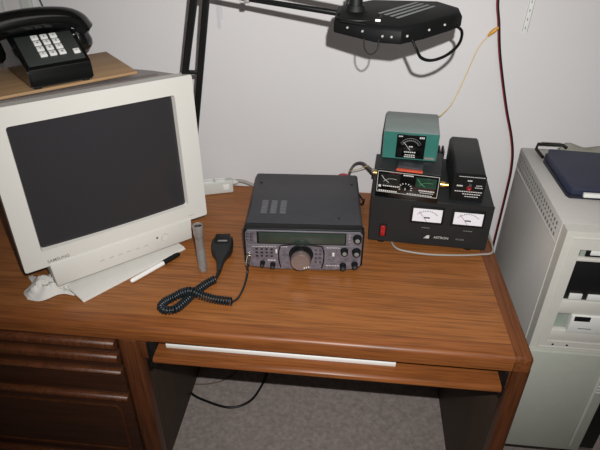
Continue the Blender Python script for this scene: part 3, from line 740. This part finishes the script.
for i in range(8): addbox(b, -.042+.0098*i, -.0375+.0098*i, .175, .215, SH+.010, SH+.052, .0005, 1)
obj('heat_sink', b, M['blackmat'], su)
b = new(); addtube(b, [(.1447, .16, .08), (.158, .14, .078), (.163, .11, .055), (.157, .09, .02), (.150, .10, .004), (.149, .16, .004)], .0022); obj('output_lead', b, M['cordblack'], su)
b = new(); addtube(b, [(.1447, .17, .07), (.162, .152, .066), (.167, .12, .045), (.161, .11, .015), (.155, .12, .004), (.153, .17, .004)], .0019); obj('output_lead', b, M['redcable'], su)

# ------------------------------------------------------------------ twin meter (on supply)
sr = thing('antenna_meter', 'low black box with two dials and centre knob on the power supply', 'meter', (-.246, .359, SH+.0006), -8.57)
b = new(); addbox(b, -.0735, .0735, .004, .125, .0, .0725, .002); obj('case', b, M['blackmat'], sr)
b = new(); addbox(b, -.074, .074, .0, .004, 0, .073, .001); obj('front_panel', b, M['blackgloss'], sr)
b = new(); frame_bm(b, rrect(-.0715, .0715, .003, .0705, .002), rrect(-.0702, .0702, .0045, .0690, .002), -.0007, 0); obj('white_border', b, M['softline'], sr, 0)
for s, (x0, x1, z0, z1, mm) in enumerate(((-.066, -.018, .030, .062, M['meterdark']), (.018, .066, .030, .062, M['metergreen']))):
    b = new(); addbox(b, x0, x1, -.0012, 0, z0, z1, .0008, 1); wm = obj('dial_window', b, mm, sr)
    b = new(); cx = x0+.012
    addtube(b, [(x0+.004, -.0014, z1-.005), (x0+.012, -.0014, z1-.017), (x0+.022, -.0014, z1-.026)], .0007, n=5)
    addtube(b, [(x0+.009, -.0014, z1-.024), (x0+.022, -.0014, z1-.014), (x0+.040, -.0014, z1-.014)], .0004, n=5)
    obj('needle', b, M['whiteink'] if s == 0 else M['greenink'], wm)
for row in [(-.012, .012, .064, .004, 6), (-.058, -.020, .024, .0035, 8), (-.067, -.022, .0075, .0042, 9), (.027, .064, .0215, .004, 9), (.030, .062, .015, .002, 8), (.0, .060, .0072, .0022, 10), (-.040, -.026, .052, .0015, 3), (-.038, -.030, .045, .0015, 2)]:
    b = marks([row], 0); obj('lettering', b, M['whiteink'], sr)
b = new(); addbox(b, -.0675, -.0615, -.0006, 0, .019, .026, .0008, 1); obj('emblem', b, M['whiteink'], sr)
for row in ((-.045, -.016, .0665, .0022, 5), (.016, .064, .0265, .0012, 8)):
    b = marks([row], 0); obj('red_lettering', b, M['redcable'], sr)
b = new(); mx = Matrix.Translation((-.004, 0, .0235)) @ Matrix.Rotation(PI/2, 4, 'X'); addlathe(b, [(0, 0), (.0100, 0), (.0095, .003), (.008, .010), (.007, .011), (0, .011)], mx, 26); kn = obj('knob', b, M['blackgloss'], sr)
b = new(); addbox(b, -.0048, -.0032, -.0115, -.0108, .0235, .031); obj('pointer', b, M['whiteink'], kn)
b = new()
for i in range(9):
    a = math.radians(-110+27.5*i); mxx = Matrix.Translation((-.004+.0145*math.sin(a), 0, .0235+.0145*math.cos(a))) @ Matrix.Rotation(a, 4, 'Y')
    addbox(b, -.0009, .0009, -.0007, 0, -.002, .002, mx=mxx)
obj('dial_ticks', b, M['whiteink'], sr)
b = new(); addbox(b, -.028, .030, .012, .040, .0727, .080, .001); pl = obj('top_plate', b, M['radiotop'], sr)
b = new(); addbox(b, -.030, .031, .001, .011, .0727, .0765, .001); obj('orange_strip', b, M['orange'], sr)
b = new(); addcyl(b, (.0735, .02, .042), (1, 0, 0), .007, .012, n=18); addcyl(b, (.0855, .02, .042), (1, 0, 0), .0045, .008, n=18); obj('connector', b, M['brass'], sr)
b = new(); addcyl(b, (-.0735, .02, .052), (-1, 0, 0), .007, .010, n=18); obj('connector', b, M['brass'], sr)

for ch in sr.children:
    if ch.name.split('.')[0] in ('white_border', 'dial_window', 'lettering', 'emblem', 'red_lettering', 'knob', 'dial_ticks'):
        for q in [ch]+list(ch.children): q.data.transform(Matrix.Translation((0, 0, .0112)) @ Matrix.Diagonal((1, 1, .83, 1)))
# ------------------------------------------------------------------ teal meter box
te = thing('signal_meter', 'teal metal box with a square black dial, topmost on the equipment stack', 'meter', (-.2425, .4275, SH+.0006+.0726), -4.4)
TW_ = .0655; TH = .0712
b = new(); addprism(b, [(-TW_, 0), (TW_, 0), (TW_, TH-.004), (TW_-.003, TH), (-TW_+.003, TH), (-TW_, TH-.004)], 'Y', .003, .128, .001, 1); obj('lid', b, M['teallit'], te)
b = new(); addbox(b, -TW_+.0012, TW_-.0012, 0, .003, .0005, TH-.0025, .0008, 1); obj('front_panel', b, M['teal'], te)
b = new(); addbox(b, -TW_-.0006, -TW_, .004, .126, .001, TH-.005); obj('side_panel', b, M['cavity'], te)
b = new(); addbox(b, -.0335, .0345, -.003, 0, .0045, .0655, .0015); dd_ = obj('dial_frame', b, M['blackgloss'], te)
b = new()
for Rr_, th in ((.021, .0009), (.027, .0006)):
    addtube(b, [(.0005+Rr_*math.sin(a), -.0033, .0305+Rr_*math.cos(a)) for a in [math.radians(-62+12.4*i) for i in range(11)]], th, n=5, smooth=False)
for i in range(11):
    a = math.radians(-62+12.4*i); addtube(b, [(.0005+.021*math.sin(a), -.0033, .0305+.021*math.cos(a)), (.0005+.0245*math.sin(a), -.0033, .0305+.0245*math.cos(a))], .0006, n=4, smooth=False)
obj('scale', b, M['dimink'], dd_)
bm_ = marks([(-.030, -.020, .061, .0028, 3), (.019, .031, .060, .0042, 3), (-.014, .014, .0215, .0028, 6), (-.012, .013, .014, .0026, 5), (-.013, .014, .009, .0026, 5), (-.004, .006, .036, .003, 2)], -.003)
obj('lettering', bm_, M['whiteink'], dd_)
b = new(); addtube(b, [(.0005, -.0036, .026), (-.017, -.0036, .047)], .0006, n=5, smooth=False); obj('needle', b, M['whiteink'], dd_)
b = new(); addbox(b, .036, .060, -.0008, 0, .004, .010, .0004, 1); obj('name_plate', b, M['steel'], te)

# ------------------------------------------------------------------ small black box with toggle
sb = thing('switch_box', 'upright black box with one red lamp on the right of the power supply', 'box', (-.103, .3665, SH+.0006), -4.4)
b = new(); addprism(b, [(-.0375, 0), (.0365, 0), (.0365, .066), (.031, .0735), (-.032, .0735), (-.0375, .066)], 'Y', .003, .212, .0015, 1); obj('case', b, M['blackmat'], sb)
b = new(); addprism(b, [(-.0380, 0), (.0370, 0), (.0370, .067), (.0315, .0740), (-.0325, .0740), (-.0380, .067)], 'Y', 0, .003, .0006, 1); obj('front_panel', b, M['black'], sb)
b = marks([(-.026, .034, .0655, .0014, 14), (-.028, -.014, .041, .0035, 4), (.016, .030, .044, .0018, 4), (.014, .032, .0385, .0018, 5), (-.031, .033, .0265, .0022, 12), (-.012, .030, .020, .0022, 8), (-.006, .026, .0135, .0020, 6), (-.005, .006, .0555, .003, 3)], 0); obj('lettering', b, M['whiteink'], sb)
b = new(); mx = Matrix.Translation((.001, 0, .036)) @ Matrix.Rotation(PI/2, 4, 'X'); addlathe(b, [(0, 0), (.0062, 0), (.0062, .002), (.0048, .0035), (0, .0035)], mx, 22); rg = obj('lamp_ring', b, M['redcable'], sb)
b = new(); addlathe(b, [(0, .0033), (.0042, .0033), (.0036, .009), (.002, .0105), (0, .011)], mx, 20); obj('red_lamp', b, M['red'], rg)
b = new(); addcyl(b, (.001, -.001, .047), (0, -1, .25), .0024, .012, r2=.0034, n=14); obj('toggle', b, M['chrome'], sb)

# ------------------------------------------------------------------ loose cables
def cable(name, pts, r_, m, label, cat='cable', k=10):
    b = new(); addtube(b, pts, r_, n=10, k=k); return tag(obj(name, b, m, None, 80), label, cat)
cable('coaxial_cable', [(-.385, .515, .075), (-.384, .56, .092), (-.372, .575, .113), (-.352, .56, .128), (-.336, .50, .146), (-.326, .44, .168), (-.327, .402, .1895)], .0038, M['greycable'], 'thick grey cable arching from behind the radio to the antenna meter')
cable('curled_cable', [(-.350, .60, .004), (-.341, .56, .012), (-.338, .53, .03), (-.340, .50, .045), (-.343, .52, .02), (-.36, .56, .004)], .003, M['cordblack'], 'thin black cord curled on the desk between radio and power supply')
cable('thin_wire', [(-.385, .525, .118), (-.36, .48, .15), (-.335, .43, .188)], .0011, M['yellow'], 'thin tan wire stretched from the radio back to the antenna meter', 'wire')
b = new(); addlathe(b, [(0, 0), (.020, 0), (.022, .005), (.021, .030), (.014, .035), (0, .036)], Matrix.Translation((-.400, .530, .0)) @ Matrix.Scale(2.9, 4, (0, 0, 1)), 24)
tag(obj('red_boot', b, M['redboot'], None, 50), 'red rubber cap peeking up behind the rear edge of the radio', 'cap')
cable('grey_cord', [(-.255, .48, .004), (-.262, .42, .004), (-.266, .372, .004), (-.256, .343, .004), (-.23, .331, .004), (-.173, .324, .004), (-.099, .329, .004), (-.05, .338, .004), (-.019, .350, .004), (-.012, .40, .004), (-.015, .50, .004)], .0026, M['cordgrey'], 'thin grey cord running along the desk in front of the power supply', 'cord')
cb = thing('power_cable', 'red and black twin cable hanging down the wall behind the tower', 'cable', (-.03, .62, .5))
pw = [(-.075, .622, .75), (-.062, .622, .56), (-.047, .622, .49), (-.028, .621, .41), (.012, .620, .285), (.047, .619, .19), (.062, .618, .12), (.0655, .617, .02), (.066, .62, -.3)]
b = new(); addtube(b, [(x-.0018, y_, z) for x, y_, z in pw], .0018); obj('red_lead', W(b, cb), M['redcable'], cb, 80)
b = new(); addtube(b, [(x+.0018, y_, z) for x, y_, z in pw], .0022); obj('black_lead', W(b, cb), M['cordblack'], cb, 80)
yw = thing('yellow_wire', 'thin yellow wire from the teal meter up to the wall cable', 'wire', (-.11, .6, .4))
b = new(); addtube(b, [(-.172, .545, .275), (-.158, .56, .277), (-.130, .59, .30), (-.106, .605, .365), (-.086, .615, .430), (-.066, .618, .462)], .0013); obj('wire', W(b, yw), M['yellow'], yw, 80)
b = new(); addtube(b, [(-.068, .6175, .460), (-.061, .617, .468), (-.052, .616, .477), (-.047, .616, .482)], .003, rr=lambda s: .0022+.003*math.sin(PI*min(1, s*1.05))); obj('terminal', W(b, yw), M['amber'], yw, 60)
cable('wall_wire', [(-1.215, .628, .75), (-1.212, .628, .54), (-1.197, .628, .46), (-1.19, .628, .30), (-1.19, .60, .02)], .0022, M['cordblack'], 'thin black wire hanging on the wall behind the telephone', 'wire')
cable('floor_cable', [(-.95, .50, FL+.005), (-.889, .43, FL+.005), (-.82, .40, FL+.005), (-.75, .385, FL+.005), (-.70, .400, FL+.005), (-.665, .44, FL+.005), (-.640, .53, FL+.006), (-.64, .60, FL+.006)], .0042, M['cordblack'], 'black cable looping across the carpet under the desk')
cable('floor_wire', [(-.95, .45, FL+.003), (-.89, .47, FL+.003), (-.84, .478, FL+.003), (-.79, .50, FL+.003), (-.75, .545, FL+.003), (-.73, .60, FL+.003)], .0016, M['brown'], 'thin brown wire on the carpet behind the black cable', 'wire')
# wall strips
b = new()
for dx in (0, .0075): addbox(b, -.745+dx, -.7435+dx, WALLY-.0012, WALLY, .455, .60)
addbox(b, -.7445, -.7365, WALLY-.0006, WALLY, .455, .60); addbox(b, -.7345, -.730, WALLY-.0008, WALLY, .478, .60)
tag(obj('clear_tape', b, M['tape'], None, 0), 'short clear tape strip on the wall above the radio, beside the lamp arm', 'tape')
b = new(); addbox(b, 0, .016, -.0012, 0, 0, .17, .0003)
gp = thing('paper_strip', 'narrow white gauge strip stuck high on the wall above the tower', 'gauge', (.012, WALLY, .466))
gp.rotation_euler = (0, math.radians(2), 0)
obj('backing', b, M['white'], gp)
b = new(); addbox(b, .0015, .0024, -.0016, -.0011, .004, .17); addbox(b, .0135, .0144, -.0016, -.0011, .004, .17)
for i in range(8): addbox(b, .0065, .0085, -.0016, -.0011, .010+.02*i, .016+.02*i)
obj('markings', b, M['greyink'], gp)

# ------------------------------------------------------------------ lights
def spot(name, loc, d, energy, ang, blend, rad_, col=(1, 1, 1)):
    l = bpy.data.lights.new(name, 'SPOT'); l.energy = energy; l.spot_size = math.radians(ang); l.spot_blend = blend; l.shadow_soft_size = rad_; l.color = col
    o = bpy.data.objects.new(name, l); COL.objects.link(o); o.location = loc
    o.rotation_euler = Vector(d).to_track_quat('-Z', 'Y').to_euler(); return o
FLP = Cc + Uv*.054 + Rv*.03
spot('camera_flash', FLP, fw+Rv*.03+Uv*.10, 70, 98, .9, .004, (1, .985, .97))
l = bpy.data.lights.new('room_lamp', 'AREA'); l.energy = 5; l.size = 1.2; l.color = (1, .95, .9)
o = bpy.data.objects.new('room_lamp', l); COL.objects.link(o); o.location = (.2, -.9, 1.65)
w = bpy.data.worlds.new('world'); SC.world = w; w.use_nodes = True; w.node_tree.nodes['Background'].inputs[0].default_value = (.5, .5, .5, 1); w.node_tree.nodes['Background'].inputs[1].default_value = .16
SC.view_settings.view_transform = 'Standard'; SC.view_settings.look = 'None'

# ------------------------------------------------------------------ lift so that the floor is z=0
for o in list(COL.objects):
    if o.parent is None: o.location.z += ZOFF
